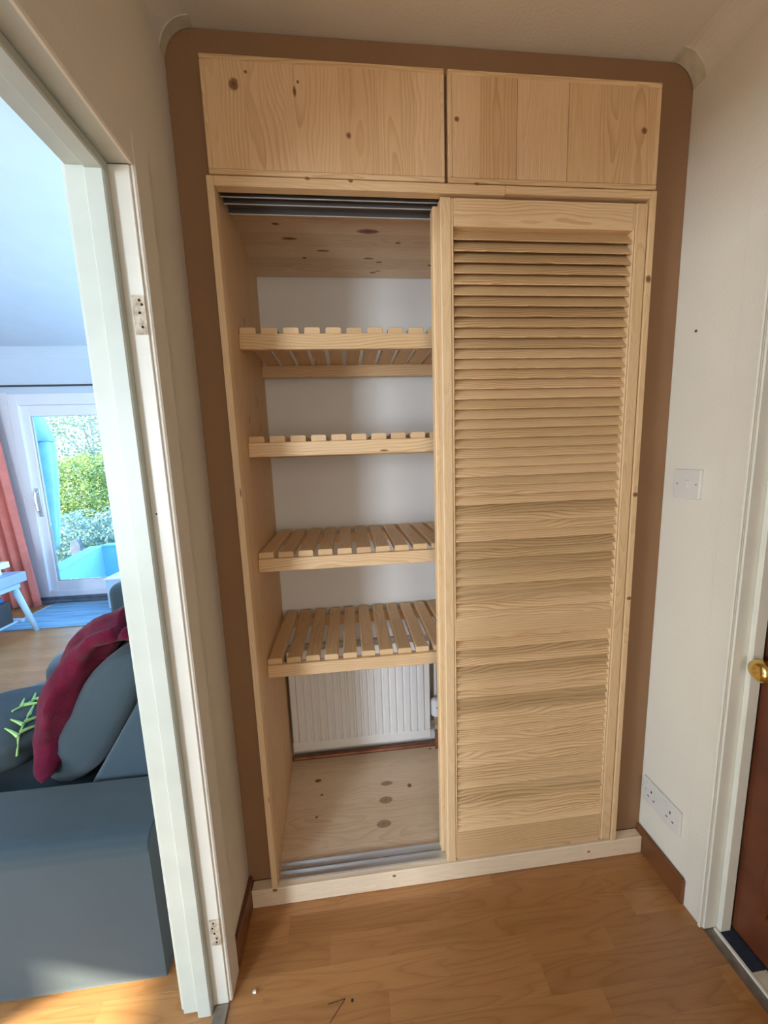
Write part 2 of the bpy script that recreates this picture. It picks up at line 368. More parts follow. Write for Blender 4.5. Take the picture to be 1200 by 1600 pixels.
# left wall, between hall and living room
st('wall_left', box(-0.11, XL, YJ+0.012, YB, 0, HL, bm=box(-0.11, XL, YS, YJ2-0.012, 0, HL, bm=box(-0.11, XL, YJ2-0.012, YJ+0.012, 1.962, HL))), M['wall'])
RY = -0.243; RY2 = -1.02
st('wall_right', box(W, 1.47, RY+0.01, YB, 0, H+0.2, bm=box(W, 1.47, YS, RY2-0.01, 0, H+0.2, bm=box(W, 1.47, RY2-0.01, RY+0.01, 1.97, H+0.2))), M['wall'])
st('wall_light_seal', box(1.4705, 1.62, RY2-0.3, RY+0.3, -0.06, H+0.2), M['wall'])  # unseen slab added behind the door to stop light leaking in
st('wall_back', box(-0.11, 1.47, YB, YB+0.1, 0, H+0.2), M['white'])
st('wall_front', box(XL, 1.47, YS-0.1, YS, 0, H+0.2), M['wall'])
st('ceiling', box(-0.11, 1.47, YS-0.1, YB+0.1, H, H+0.2), M['ceil'])
# coving along both side walls of the hall
def cove(x0, sgn, y0, y1):
    r = 0.072; c = (x0+sgn*r, H-r); pts = [(x0, H)]
    for i in range(9):
        a = math.pi/2*i/8
        pts.append((c[0]-sgn*r*math.cos(a), c[1]+r*math.sin(a)))
    return prism(pts, 'y', y0, y1)
st('trim_1', cove(XL, 1, YS, -0.001), M['ceil'], smooth=False)
st('trim_2', cove(W, -1, YS, -0.001), M['ceil'], smooth=False)
tr = bpy.data.objects['trim_2']
def patch(x0, sgn, y0, a0, a1, parent):
    r = 0.072; c = (x0+sgn*r, H-r); pts = []
    for i in range(8):
        a = math.radians(a0+(a1-a0)*i/7); pts.append((c[0]-sgn*(r+0.0004)*math.cos(a), c[1]+(r+0.0004)*math.sin(a)))
    for i in range(8):
        a = math.radians(a1+(a0-a1)*i/7); k_ = r-0.0022-0.0012*mnoise.noise(Vector((i*0.9, x0, 0))); pts.append((c[0]-sgn*k_*math.cos(a), c[1]+k_*math.sin(a)))
    st('filler_patch', prism(pts, 'y', y0, -0.0015), M['plaster'], parent)
patch(W, -1, -0.038, 8, 86, tr); patch(XL, 1, -0.026, 6, 88, bpy.data.objects['trim_1'])
st('baseboard_left', box(XL, XL+0.013, -0.168, -0.001, 0, 0.086, 0.003), M['skirt'])
st('baseboard_right', box(W-0.013, W, -0.186, -0.001, 0, 0.086, 0.003), M['skirt'])

# living room shell
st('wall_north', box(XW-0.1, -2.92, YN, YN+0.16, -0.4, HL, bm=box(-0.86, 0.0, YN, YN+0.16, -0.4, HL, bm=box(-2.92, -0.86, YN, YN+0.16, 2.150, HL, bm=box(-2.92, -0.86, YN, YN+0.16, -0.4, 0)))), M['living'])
WZ0, WZ1, WY0, WY1 = 0.85, 2.10, -2.95, -1.93
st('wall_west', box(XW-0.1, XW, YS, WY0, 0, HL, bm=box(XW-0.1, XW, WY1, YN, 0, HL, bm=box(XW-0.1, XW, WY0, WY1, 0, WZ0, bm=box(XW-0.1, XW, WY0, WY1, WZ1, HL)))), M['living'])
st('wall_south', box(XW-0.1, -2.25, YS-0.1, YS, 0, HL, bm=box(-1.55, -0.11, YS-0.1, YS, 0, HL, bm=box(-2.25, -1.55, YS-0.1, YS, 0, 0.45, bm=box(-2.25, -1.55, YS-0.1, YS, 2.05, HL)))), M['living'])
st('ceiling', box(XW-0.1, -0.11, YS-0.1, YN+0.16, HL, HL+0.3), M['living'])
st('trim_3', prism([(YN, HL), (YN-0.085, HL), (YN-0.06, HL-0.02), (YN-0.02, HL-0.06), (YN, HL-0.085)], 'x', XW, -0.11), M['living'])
def simple_window(name, axis, p, a0, a1, z0, z1):
    def bx(u0, u1, za, zb, d=0.03):
        return (p-d, p+d, u0, u1, za, zb) if axis == 'x' else (u0, u1, p-d, p+d, za, zb)
    b = box(*bx(a0, a0+0.05, z0, z1)); b = box(*bx(a1-0.05, a1, z0, z1), bm=b)
    b = box(*bx(a0+0.05, a1-0.05, z0, z0+0.05), bm=b); b = box(*bx(a0+0.05, a1-0.05, z1-0.05, z1), bm=b)
    f = st(name, b, M['upvc']); st('pane', box(*bx(a0+0.05, a1-0.05, z0+0.05, z1-0.05, 0.004)), M['glass'], f)
simple_window('window_2', 'x', XW-0.05, WY0, WY1, WZ0, WZ1)

# patio door in the far wall of the living room
win = st('window_1', box(-2.92, -2.83, YN-0.03, YN+0.06, 0.06, 2.15, 0.004, bm=box(-0.95, -0.86, YN-0.03, YN+0.06, 0.06, 2.15, 0.004, bm=box(-2.83, -0.95, YN-0.03, YN+0.06, 2.04, 2.15, 0.004, bm=box(-2.83, -0.95, YN-0.03, YN+0.06, 0.06, 0.125, 0.004)))), M['upvc'])
def sash(x0, x1, y0, y1):
    s_ = st('sash', box(x0, x0+0.085, y0, y1, 0.125, 2.04, 0.004, bm=box(x1-0.085, x1, y0, y1, 0.125, 2.04, 0.004, bm=box(x0+0.085, x1-0.085, y0, y1, 1.935, 2.04, 0.004, bm=box(x0+0.085, x1-0.085, y0, y1, 0.125, 0.222, 0.004)))), M['upvc'], win)
    ym = (y0+y1)/2
    g = box(x0+0.085, x0+0.094, ym-0.012, ym+0.012, 0.222, 1.935); g = box(x0+0.094, x1-0.085, ym-0.012, ym+0.012, 0.222, 0.229, bm=g)
    st('gasket', g, M['grey'], s_)
    st('pane', box(x0+0.0945, x1-0.0855, ym-0.006, ym+0.006, 0.2295, 1.9345), M['glass'], s_)
    return s_
s1 = sash(-2.845, -1.86, YN-0.005, YN+0.045)
sash(-1.86, -0.93, YN+0.05, YN+0.085)
hb = tube([(-2.80, YN-0.012, 0.98), (-2.80, YN-0.045, 0.99), (-2.80, YN-0.050, 1.08), (-2.80, YN-0.045, 1.17), (-2.80, YN-0.012, 1.18)], 0.010, 8)
hb = box(-2.82, -2.78, YN-0.012, YN-0.004, 0.92, 1.22, 0.004, bm=hb)
st('door_handle', hb, M['chrome'], win)
st('reveal_board', box(-3.10, -2.921, YN-0.028, YN-0.001, 0.0, 2.16, 0.003), M['upvc'], win)
st('sill', box(-2.92, -0.83, YN-0.08, YN+0.06, 0.0, 0.028, 0.004, bm=box(-2.93, -0.85, YN-0.035, YN+0.06, 0.028, 0.06, 0.003)), M['post'], win)

# ------------------------------------------------------------------ doorway to the living room
d1 = empty('door_1', (-0.05, YJ, 0)); d1['kind'] = 'structure'
ZH = 1.949
def jamb(sgn, ya):
    # sgn -1: the face looks towards -y
    def s(a, b): return (min(ya+sgn*a, ya+sgn*b), max(ya+sgn*a, ya+sgn*b))
    st('door_lining', box(-0.112, -0.002, *s(-0.012, 0.004), 0, ZH, 0.0015), M['gloss'], d1)
    st('door_stop', box(-0.073, -0.0385, *s(0.004, 0.023), 0.002, ZH-0.019, 0.0025), M['jamb'], d1)
    st('lining_strip', box(-0.111, -0.073, *s(0.004, 0.013), 0.006, ZH-0.009, 0.002), M['jamb'], d1)
    st('architrave', box(XL, XL+0.011, *s(-0.060, 0.000), 0, ZH+0.062, 0.003), M['wall'], d1)
    st('architrave', box(-0.122, -0.112, *s(-0.062, 0.002), 0, ZH+0.062, 0.003), M['jamb'], d1)
jamb(-1, YJ); jamb(1, YJ2)
st('door_head', box(-0.112, -0.002, YJ2+0.0045, YJ-0.0045, ZH, ZH+0.013), M['jamb'], d1)
st('head_stop', box(-0.073, -0.0385, YJ2+0.0045, YJ-0.0045, ZH-0.019, ZH, 0.0025), M['jamb'], d1)
st('head_strip', box(-0.111, -0.073, YJ2+0.0045, YJ-0.0045, ZH-0.009, ZH, 0.002), M['jamb'], d1)
st('architrave', box(XL, XL+0.011, YJ2+0.0005, YJ-0.0005, ZH, ZH+0.062, 0.003), M['wall'], d1)
st('threshold_strip', box(-0.036, 0.000, YJ2+0.005, YJ-0.005, 0.0005, 0.006, 0.002), M['thresh'], d1)
yf = YJ-0.004
def hinge(z0, z1, holes_):
    h = st('hinge_recess', box(-0.0265, -0.0025, yf-0.0012, yf+0.001, z0, z1, 0.0006), M['rust'], d1)
    for (x, z) in holes_:
        st('screw_hole', lathe([(0.0026, -0.0006), (0.0024, 0.0004)], (x, yf-0.0014, z), 'y', 10), M['black'], h)
hinge(1.650, 1.722, [(-0.0125, 1.713), (-0.0085, 1.705), (-0.0140, 1.690), (-0.0115, 1.664)])
hinge(0.190, 0.268, [(-0.0165, 0.258), (-0.0200, 0.243), (-0.0165, 0.227), (-0.0120, 0.212), (-0.0135, 0.201)])
st('filled_recess', box(-0.0255, -0.0025, yf-0.0006, yf+0.001, 1.724, 1.792, 0.0004), M['gloss'], d1)
st('screw_hole', lathe([(0.0018, -0.0006), (0.0016, 0.0004)], (-0.030, yf-0.0004, 1.295), 'y', 8), M['black'], d1)

# ------------------------------------------------------------------ doorway with the dark door
d2 = empty('door_2', (1.40, RY, 0)); d2['kind'] = 'structure'
ZR = 1.96
def rjamb(sgn, ya):
    def s(a, b): return (min(ya+sgn*a, ya+sgn*b), max(ya+sgn*a, ya+sgn*b))
    st('door_lining', box(W+0.001, 1.47, *s(-0.01, 0.004), 0, ZR, 0.0015), M['gloss'], d2)
    st('door_stop', box(1.382, 1.415, *s(0.004, 0.017), 0, ZR-0.014, 0.002), M['gloss'], d2)
    st('architrave', box(W-0.003, W, *s(-0.062, 0.0), 0, ZR+0.06, 0.001), M['wall'], d2)
    st('architrave_bead', box(W-0.009, W-0.003, *s(-0.008, 0.0), 0, ZR+0.008, 0.0018), M['gloss'], d2)
rjamb(-1, RY); rjamb(1, RY2)
st('door_head', box(W+0.001, 1.47, RY2+0.0045, RY-0.0045, ZR, ZR+0.01), M['gloss'], d2)
st('head_stop', box(1.382, 1.415, RY2+0.0045, RY-0.0045, ZR-0.014, ZR, 0.002), M['gloss'], d2)
st('architrave', box(W-0.003, W, RY2+0.0005, RY-0.0005, ZR, ZR+0.06, 0.001), M['wall'], d2)
st('floor_beyond', box(W, 1.62, RY2-0.08, RY+0.08, -0.06, -0.0042), M['thresh'], d2)
st('threshold_strip', box(1.372, 1.381, RY2+0.005, RY-0.005, -0.004, 0.004, 0.0015), M['gloss'], d2)
st('carpet_strip', box(1.3815, 1.4235, -0.345, RY-0.018, -0.0038, 0.004), M['navy'], d2)
st('threshold_sheet', box(1.3815, 1.4235, RY2+0.005, -0.3455, -0.004, 0.003), M['plaster'], d2)
leaf_ = st('door_leaf', box(1.424, 1.460, RY2+0.010, RY-0.010, 0.008, ZR-0.006, 0.002), M['darkdoor'], d2)
def panel(y0, y1, z0, z1):
    p_ = box(1.4195, 1.424, y0, y1, z0, z1, 0.004)
    st('door_panel', p_, M['darkdoor'], leaf_)
    t_ = 0.016
    b = box(1.416, 1.424, y0-t_, y0-0.0005, z0-t_, z1+t_, 0.003); b = box(1.416, 1.424, y1+0.0005, y1+t_, z0-t_, z1+t_, 0.003, bm=b)
    b = box(1.416, 1.424, y0, y1, z0-t_, z0-0.0005, 0.003, bm=b); b = box(1.416, 1.424, y0, y1, z1+0.0005, z1+t_, 0.003, bm=b)
    st('panel_moulding', b, M['darkdoor'], leaf_)
for (a, b_) in ((-0.615, -0.335), (-0.955, -0.675)):
    panel(a, b_, 0.16, 0.72); panel(a, b_, 0.95, 1.55); panel(a, b_, 1.65, 1.86)
kb = lathe([(0.026, 1.424), (0.026, 1.419), (0.014, 1.414), (0.011, 1.404), (0.013, 1.398), (0.024, 1.392), (0.0285, 1.380), (0.027, 1.368), (0.019, 1.361), (0.008, 1.359)], (0, -0.289, 0.835), 'x', 24)
st('door_knob', kb, M['brass'], leaf_, smooth=True)

# ------------------------------------------------------------------ the fitted wardrobe
PF = -0.032; DF = -0.028; ZP = 0.0647
wd = empty('wardrobe', (0.65, 0.1, 0), 'fitted pine wardrobe with two louvred sliding doors pushed together and open slatted shelves', 'wardrobe')
# brown board surround following the coving, with the opening cut out of it
def surround():
    b = bmesh.new(); r = 0.070
    xl, xr, zb, zt = XL+0.001, W-0.001, ZP, H-0.002
    ox0, ox1, ozt = 0.074, 1.228, 2.070
    outer = [(ox0, zb), (xl, zb)]
    for i in range(9):
        a = math.pi-math.pi/2*i/8; outer.append((xl+r+r*math.cos(a), zt-r+r*math.sin(a)))
    for i in range(9):
        a = math.pi/2-math.pi/2*i/8; outer.append((xr-r+r*math.cos(a), zt-r+r*math.sin(a)))
    outer += [(xr, zb), (ox1, zb), (ox1, ozt), (ox0, ozt)]
    return prism(outer, 'y', 0.0, 0.018)
obj('surround_panel', surround(), M['mdf'], wd, label='brown fibreboard surround with rounded top corners')
# face frame
obj('side_stile', box(0.0726, 0.0895, PF, 0.0, ZP-0.012, 2.0729, 0.0012), M['stile_z'], wd)
obj('side_stile', box(1.2125, 1.2293, PF, 0.0, ZP-0.0, 2.0729, 0.0012), M['stile_z'], wd)
hd = obj('header_rail', box(0.0897, 0.8095, PF, -0.0075, 2.051, 2.0729, 0.0012), M['rail_x'], wd)
obj('header_rail', box(0.8099, 1.2123, PF, -0.0075, 2.054, 2.0729, 0.0012), M['rail_x'], wd)
obj('header_backing', box(0.0897, 1.2123, -0.0074, 0.085, 2.0712, 2.0745), M['board_x'], wd)
pl = obj('plinth', box(XL+0.0135, W-0.0135, PF, -0.0005, 0.001, ZP, 0.002), M['plinth'], wd)
# sides, base, roof of the carcass: edge-joined boards, one by one
def inner_x(y): return 0.0885-0.045*(y+0.032)
ys = [0.0005, 0.088, 0.178, 0.262, 0.352, 0.436, 0.5135]
for i in range(6):
    ya, yb = ys[i]+0.0002, ys[i+1]-0.0002
    xa, xb = inner_x(ya), inner_x(yb)
    obj('side_board', hexa([(xa-0.018, ya, ZP-0.0005), (xa, ya, ZP-0.0005), (xb, yb, ZP-0.0005), (xb-0.018, yb, ZP-0.0005)],
                           [(xa-0.018, ya, 2.0955), (xa, ya, 2.0955), (xb, yb, 2.0955), (xb-0.018, yb, 2.0955)]), M['board_z'], wd)
    obj('side_board', hexa([(1.2135, ya, ZP), (1.2315, ya, ZP), (1.2315, yb, ZP), (1.2135, yb, ZP)], [(1.2135, ya, 2.0955), (1.2315, ya, 2.0955), (1.2315, yb, 2.0955), (1.2135, yb, 2.0955)]), M['board_z'], wd)
by = [0.0, 0.072, 0.150, 0.226, 0.300, 0.382, 0.466]
for i in range(6):
    ya, yb = by[i]+0.0003, by[i+1]-0.0003
    o = obj('base_board', hexa([(inner_x(ya)+0.0004, ya, ZP-0.020), (1.2130, ya, ZP-0.020), (1.2130, yb, ZP-0.020), (inner_x(yb)+0.0004, yb, ZP-0.020)],
                           [(inner_x(ya)+0.0004, ya, ZP), (1.2130, ya, ZP), (1.2130, yb, ZP), (inner_x(yb)+0.0004, yb, ZP)]), M['board_x'], wd)
ty = [0.0865, 0.158, 0.231, 0.305, 0.372, 0.443, 0.5135]
for i in range(6):
    ya, yb = ty[i]+0.0002, ty[i+1]-0.0002
    obj('roof_board', box(0.048, 1.2315, ya, yb, 2.0962, 2.114), M['board_x'], wd)
obj('divider', box(0.764, 0.781, 0.090, 0.5135, ZP+0.0005, 2.0955), M['board_z'], wd)
# cupboards above: two flat doors of upright boards with a lipping
def cupboard_door(x0, x1, z0, z1, edges, gaps):
    d = empty('cupboard_door', ((x0+x1)/2, PF, z0), parent=wd); lw = 0.0115; yb_ = PF+0.019
    for nm, t in (('lipping', (x0, x1, PF-0.0015, yb_, z0, z0+lw)), ('lipping', (x0, x1, PF-0.0015, yb_, z1-lw, z1))):
        obj(nm, box(*t, 0.0022), M['rail_x'], d)
    for t in ((x0, x0+lw), (x1-lw, x1)):
        obj('lipping', box(*t, PF-0.0015, yb_, z0+lw+0.0002, z1-lw-0.0002, 0.0022), M['stile_z'], d)
    es = [x0+lw+0.0002]+[x0+e*(x1-x0) for e in edges]+[x1-lw-0.0002]
    for i in range(len(es)-1):
        ga = gaps.get(i, 0.0001); gb = gaps.get(i+1, 0.0001)
        obj('board', box(es[i]+ga, es[i+1]-gb, PF, yb_-0.002, z0+lw+0.0002, z1-lw-0.0002), M['board_z'], d)
    return d
cupboard_door(0.0805, 0.6517, 2.0754, 2.3212, [0.17, 0.36, 0.55, 0.71, 0.87], {})
cupboard_door(0.6597, 1.2251, 2.0754, 2.3212, [0.145, 0.315, 0.555, 0.70, 0.86], {2: 0.0006, 3: 0.0006})
obj('cupboard_box', box(0.076, 1.230, -0.0125, 0.0, 2.0755, 2.3215, bm=box(0.6517, 0.6597, -0.0128, -0.0126, 2.0755, 2.3215)), M['mdf'], wd)
obj('back_board', box(0.05, 1.23, 0.0185, 0.5130, 2.325, 2.335), M['board_x'], wd)
# sliding tracks
def channel(z0, z1, up):
    b = box(0.0900, 1.2121, -0.0055, 0.0795, z0, z0+0.0015) if up else box(0.0900, 1.2121, -0.0135, 0.0360, z0, z0+0.0012)
    return b
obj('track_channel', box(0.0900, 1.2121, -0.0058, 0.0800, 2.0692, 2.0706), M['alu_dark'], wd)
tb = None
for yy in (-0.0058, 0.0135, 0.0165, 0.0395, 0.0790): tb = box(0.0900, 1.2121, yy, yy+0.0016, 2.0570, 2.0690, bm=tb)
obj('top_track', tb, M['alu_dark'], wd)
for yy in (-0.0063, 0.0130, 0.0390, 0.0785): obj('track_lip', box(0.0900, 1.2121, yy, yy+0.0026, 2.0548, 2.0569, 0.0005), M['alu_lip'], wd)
tb = box(0.0915, 1.2121, -0.0145, 0.0355, ZP+0.0002, ZP+0.0014)
for yy in (-0.0145, 0.0090, 0.0120, 0.0341): tb = box(0.0915, 1.2121, yy, yy+0.0014, ZP+0.0014, ZP+0.0075, bm=tb)
obj('bottom_track', tb, M['alu'], wd)

# louvred sliding doors
slat_mesh = {}
def sliding_door(x0, x1, y0, first=None):
    z0, z1 = 0.0735, 2.0455
    d = empty('sliding_door', ((x0+x1)/2, y0, z0), parent=wd)
    th = 0.031; sw = 0.0285; rw = 0.0340; y1 = y0+th
    obj('stile', box(x0, x0+sw, y0, y1, z0-0.008, z1, 0.0025), M['stile_z'], d)
    obj('stile', box(x1-rw, x1, y0, y1, z0-0.004, z1, 0.0025), M['stile_z'], d)
    obj('bead', box(x0+sw+0.0004, x0+sw+0.0060, y0+0.0015, y1-0.002, z0, z1-0.001, 0.0016), M['stile_z'], d)
    obj('bead', box(x1-rw-0.0060, x1-rw-0.0004, y0+0.0015, y1-0.002, z0, z1-0.001, 0.0016), M['stile_z'], d)
    a, b = x0+sw+0.0064, x1-rw-0.0064
    obj('rail', box(a, b, y0+0.001, y1-0.002, 1.9785, z1-0.001, 0.0015), M['rail_x'], d)
    obj('rail', box(a, b, y0+0.001, y1-0.002, 0.8405, 0.9085, 0.0015), M['rail_x'], d)
    obj('rail', box(a, b, y0+0.001, y1-0.002, z0-0.006, 0.1765, 0.0015), M['rail_x'], d)
    proto = None; zz = []
    for zt, zb, n in ((1.9780, 0.9095, 40), (0.8395, 0.1775, 25)):
        p = (zt-zb)/n
        zz += [(zt-p*(i+0.5), p) for i in range(n)]
    for zc, p in zz:
        if proto is None:
            h = 0.0174; t = 0.0043
            yb_, yf_ = y0+0.0275, y0+0.0008
            pts = [(yf_, zc-h+0.0018), (yf_+0.0007, zc-h), (yf_+t*0.8, zc-h-0.0002), (yf_+t, zc-h+0.0010), (yb_, zc+h-0.0018), (yb_-0.0007, zc+h), (yb_-t*0.8, zc+h), (yb_-t, zc+h-0.0014)]
            proto = obj('slat', prism(pts, 'x', a+0.0003, b-0.0003), M['slat_x'], d); pz = zc
        else: again(proto, 'slat', (0, 0, zc-pz))
    return d
sliding_door(0.640, 1.211, DF)
sliding_door(0.628, 1.199, 0.0070)

# knots of the pine boards, where the photograph shows them
KNOTS = [
    ((0.154, -0.032, 2.262), 0.011, 0.013, 'y'),
    ((0.415, -0.032, 2.168), 0.006, 0.007, 'y'),
    ((0.292, -0.032, 2.254), 0.004, 0.011, 'y'),
    ((0.183, -0.032, 2.288), 0.0035, 0.004, 'y'),
    ((0.301, -0.032, 2.274), 0.003, 0.004, 'y'),
    ((1.182, -0.032, 2.211), 0.008, 0.008, 'y'),
    ((0.683, -0.032, 2.215), 0.006, 0.006, 'y'),
    ((0.415, -0.032, 2.07), 0.006, 0.004, 'y'),
    ((0.734, -0.032, 2.074), 0.007, 0.004, 'y'),
    ((0.31, -0.032, 2.072), 0.006, 0.004, 'y'),
    ((0.314, 0.137, 2.096), 0.013, 0.014, '-z'),
    ((0.298, 0.116, 2.096), 0.008, 0.008, '-z'),
    ((0.331, 0.125, 2.096), 0.006, 0.006, '-z'),
    ((0.195, 0.188, 2.096), 0.011, 0.006, '-z'),
    ((0.473, 0.215, 2.096), 0.034, 0.012, '-z'),
    ((0.225, 0.261, 2.096), 0.024, 0.007, '-z'),
    ((0.327, 0.327, 2.096), 0.022, 0.005, '-z'),
    ((0.484, 0.371, 2.096), 0.018, 0.006, '-z'),
    ((0.523, 0.395, 2.096), 0.012, 0.006, '-z'),
    ((0.576, 0.274, 2.096), 0.01, 0.005, '-z'),
    ((0.505, 0.469, 2.096), 0.012, 0.006, '-z'),
    ((0.523, 0.459, 2.096), 0.01, 0.004, '-z'),
    ((0.26, 0.373, 2.096), 0.008, 0.005, '-z'),
    ((0.715, 0.412, 2.096), 0.01, 0.006, '-z'),
    ((0.471, 0.298, 0.065), 0.024, 0.01, 'z'),
    ((0.563, 0.276, 0.065), 0.009, 0.009, 'z'),
    ((0.46, 0.224, 0.065), 0.026, 0.015, 'z'),
    ((0.443, 0.13, 0.065), 0.026, 0.014, 'z'),
    ((0.207, 0.28, 0.065), 0.007, 0.004, 'z'),
    ((0.194, 0.188, 0.065), 0.006, 0.004, 'z'),
    ((0.187, 0.349, 0.065), 0.014, 0.008, 'z'),
    ((0.689, 0.452, 0.065), 0.007, 0.004, 'z'),
    ((0.46, -0.032, 0.049), 0.006, 0.005, 'y'),
    ((1.132, -0.032, 0.035), 0.006, 0.004, 'y'),
    ((1.219, -0.032, 1.855), 0.0082, 0.01, 'y'),
    ((1.221, -0.032, 1.261), 0.0082, 0.007, 'y'),
    ((1.222, -0.032, 0.938), 0.0082, 0.006, 'y'),
    ((0.488, 0.099, 1.418), 0.014, 0.003, 'y'),
    ((0.0737, 0.3097, 1.603), 0.004, 0.02, 'x'),
    ((0.0697, 0.3993, 1.612), 0.003, 0.012, 'x'),
    ((0.0879, -0.0051, 1.8919), 0.006, 0.012, 'x'),
    ((0.0785, 0.2034, 1.8286), 0.004, 0.01, 'x'),
    ((0.0722, 0.3444, 1.5192), 0.004, 0.016, 'x'),
    ((0.0807, 0.1546, 1.5279), 0.004, 0.012, 'x'),
    ((0.0896, -0.042, 1.3173), 0.006, 0.012, 'x'),
    ((0.0895, -0.0402, 0.3909), 0.005, 0.009, 'x'),
    ((0.0874, 0.0052, 0.2277), 0.005, 0.01, 'x'),
]
def knot_mat(name, c0, c1, c2):
    k = N(name); at_ = k.n('ShaderNodeAttribute', attribute_name='rad')
    d = k.math('ADD', at_.outputs['Fac'], k.math('MULTIPLY', k.math('SUBTRACT', k.noise(k.coords(), 170.0, 2.0), 0.5), 0.45))
    k.l(k.ramp(d, [(0.05, c0), (0.45, c1), (0.85, c2)]), k.b.inputs['Base Color'])
    k.b.inputs['Roughness'].default_value = 0.5
    tr_ = k.n('ShaderNodeBsdfTransparent'); ms = k.n('ShaderNodeMixShader')
    k.l(k.ramp(d, [(0.45, 0.0), (0.95, 1.0)]), ms.inputs[0]); k.l(k.b.outputs[0], ms.inputs[1]); k.l(tr_.outputs[0], ms.inputs[2])
    k.l(ms.outputs[0], k.out.inputs[0]); return k.m
M['knot_pale'] = knot_mat('pale_pine_knot', (0.30, 0.17, 0.10), (0.42, 0.26, 0.16), (0.60, 0.42, 0.27))
M['knot'] = knot_mat('pine_knot', (0.13, 0.055, 0.027), (0.27, 0.12, 0.055), (0.52, 0.29, 0.14))
for (q, a_, b_, nr) in KNOTS:
    if nr == 'y': q = (q[0], q[1]-0.0004, q[2])
    b = bmesh.new(); vs = []
    for i in range(20):
        t = 2*math.pi*i/20; u_, v_ = a_*1.25*math.cos(t), b_*1.25*math.sin(t)
        vs.append(b.verts.new(Vector(q)+Vector({'y': (u_, 0, v_), 'z': (u_, v_, 0), '-z': (u_, v_, 0), 'x': (-0.045*u_, u_, v_)}[nr])))
    c_ = b.verts.new(q)
    for i in range(20): b.faces.new((c_, vs[i], vs[(i+1) % 20]))
    o = obj('knot', b, M['knot_pale' if nr == 'z' and a_ > 0.02 else 'knot'], wd, label='dark pine knot')
    if o.data.polygons[0].normal.dot({'y': Vector((0, -1, 0)), 'z': Vector((0, 0, 1)), '-z': Vector((0, 0, -1)), 'x': Vector((1, 0, 0))}[nr]) < 0: o.data.flip_normals()
    at_ = o.data.attributes.new('rad', 'FLOAT', 'POINT')
    for i, v in enumerate(o.data.vertices): at_.data[i].value = 0.0 if i == 20 else 1.0

# slatted shelves: front and back rail with slats lying on top
for k_, (zb, zt) in enumerate(((1.7165, 1.7595), (1.4105, 1.4525), (1.0550, 1.0960), (0.6980, 0.7400))):
    sh = empty('slatted_shelf', (0.42, 0.29, zb), parent=wd)
    obj('front_rail', box(inner_x(0.1)+0.0006, 0.7634, 0.100, 0.120, zb, zt, 0.0015), M['rail_x'], sh)
    obj('back_rail', box(inner_x(0.47)+0.0010, 0.7634, 0.462, 0.482, zb, zt, 0.0015), M['rail_x'], sh)
    x = 0.0835; first = None; j = 0
    while x+0.046 < 0.7634:
        if first is None:
            pr_ = [(x, zt+0.0004), (x+0.046, zt+0.0004), (x+0.046, zt+0.0160), (x+0.0425, zt+0.0195), (x+0.0035, zt+0.0195), (x, zt+0.0160)]
            first = obj('slat', prism(pr_, 'y', 0.1085, 0.498, 0.0012), M['board_y'], sh)
        else: again(first, 'slat', (j*0.0613, random.uniform(-0.0015, 0.0015), 0))
        j += 1; x += 0.0613

# ------------------------------------------------------------------ radiator under the lowest shelf
ra = empty('radiator', (0.385, 0.45, 0.12), 'white panel radiator behind the lowest slatted shelf', 'radiator')
X0, X1, RZ0, RZ1, RF = 0.0775, 0.693, 0.130, 0.600, 0.440
def rad_face():
    b = bmesh.new(); n = 18; xs = []; pitch = (X1-X0-0.05)/n
    pts = [(X0+0.0, RF+0.012), (X0+0.004, RF+0.004), (X0+0.016, RF+0.004)]
    x = X0+0.025
    for i in range(n):
        pts += [(x+pitch*0.06, RF+0.0045), (x+pitch*0.24, RF-0.0045), (x+pitch*0.76, RF-0.0045), (x+pitch*0.94, RF+0.0045)]; x += pitch
    pts += [(X1-0.016, RF+0.004), (X1-0.004, RF+0.004), (X1, RF+0.012)]
    back = [(X1, RF+0.020), (X0, RF+0.020)]
    return prism(pts+back, 'z', RZ0+0.045, RZ1-0.040)
obj('fluted_panel', rad_face(), M['radw'], ra)
obj('seam_edge', box(X0, X1, RF+0.001, RF+0.022, RZ0, RZ0+0.0447, 0.005, 2), M['radw'], ra)
obj('seam_edge', box(X0, X1, RF+0.001, RF+0.022, RZ1-0.0397, RZ1, 0.005, 2), M['radw'], ra)
obj('top_grille', box(X0, X1, RF+0.0225, RF+0.062, RZ1-0.02, RZ1-0.002, 0.002), M['radw'], ra)
obj('back_panel', box(X0+0.004, X1-0.004, RF+0.048, RF+0.062, RZ0+0.01, RZ1-0.022, 0.003), M['radw'], ra)
vb = lathe([(0.007, 0.165), (0.0125, 0.170), (0.0125, 0.182), (0.010, 0.186), (0.010, 0.214), (0.0135, 0.218), (0.0135, 0.236)], (0.7195, 0.452, 0), 'z', 16)
vb = tube([(X1+0.0005, 0.452, 0.200), (0.712, 0.452, 0.200)], 0.0095, 14, vb)
va = obj('valve', vb, M['chrome'], ra, smooth=False, label='chrome valve body')
cap = lathe([(0.016, 0.2365), (0.0225, 0.240), (0.0225, 0.300), (0.0205, 0.309), (0.013, 0.315), (0.005, 0.316)], (0.7195, 0.452, 0), 'z', 20)
cp = obj('valve_cap', cap, M['radw'], va, smooth=False)
obj('marker', box(0.7140, 0.7300, 0.4280, 0.4292, 0.283, 0.286), M['black'], va)
obj('feed_pipe', tube([(0.7195, 0.452, ZP+0.0005), (0.7195, 0.452, 0.166)], 0.0072, 12), M['copper'], ra, label='copper feed pipe')
obj('floor_pipe', tube([(inner_x(0.485)+0.006, 0.4835, 0.058), (0.7600, 0.4835, 0.058)], 0.0140, 12), M['copper'], ra, label='copper pipe along the floor')
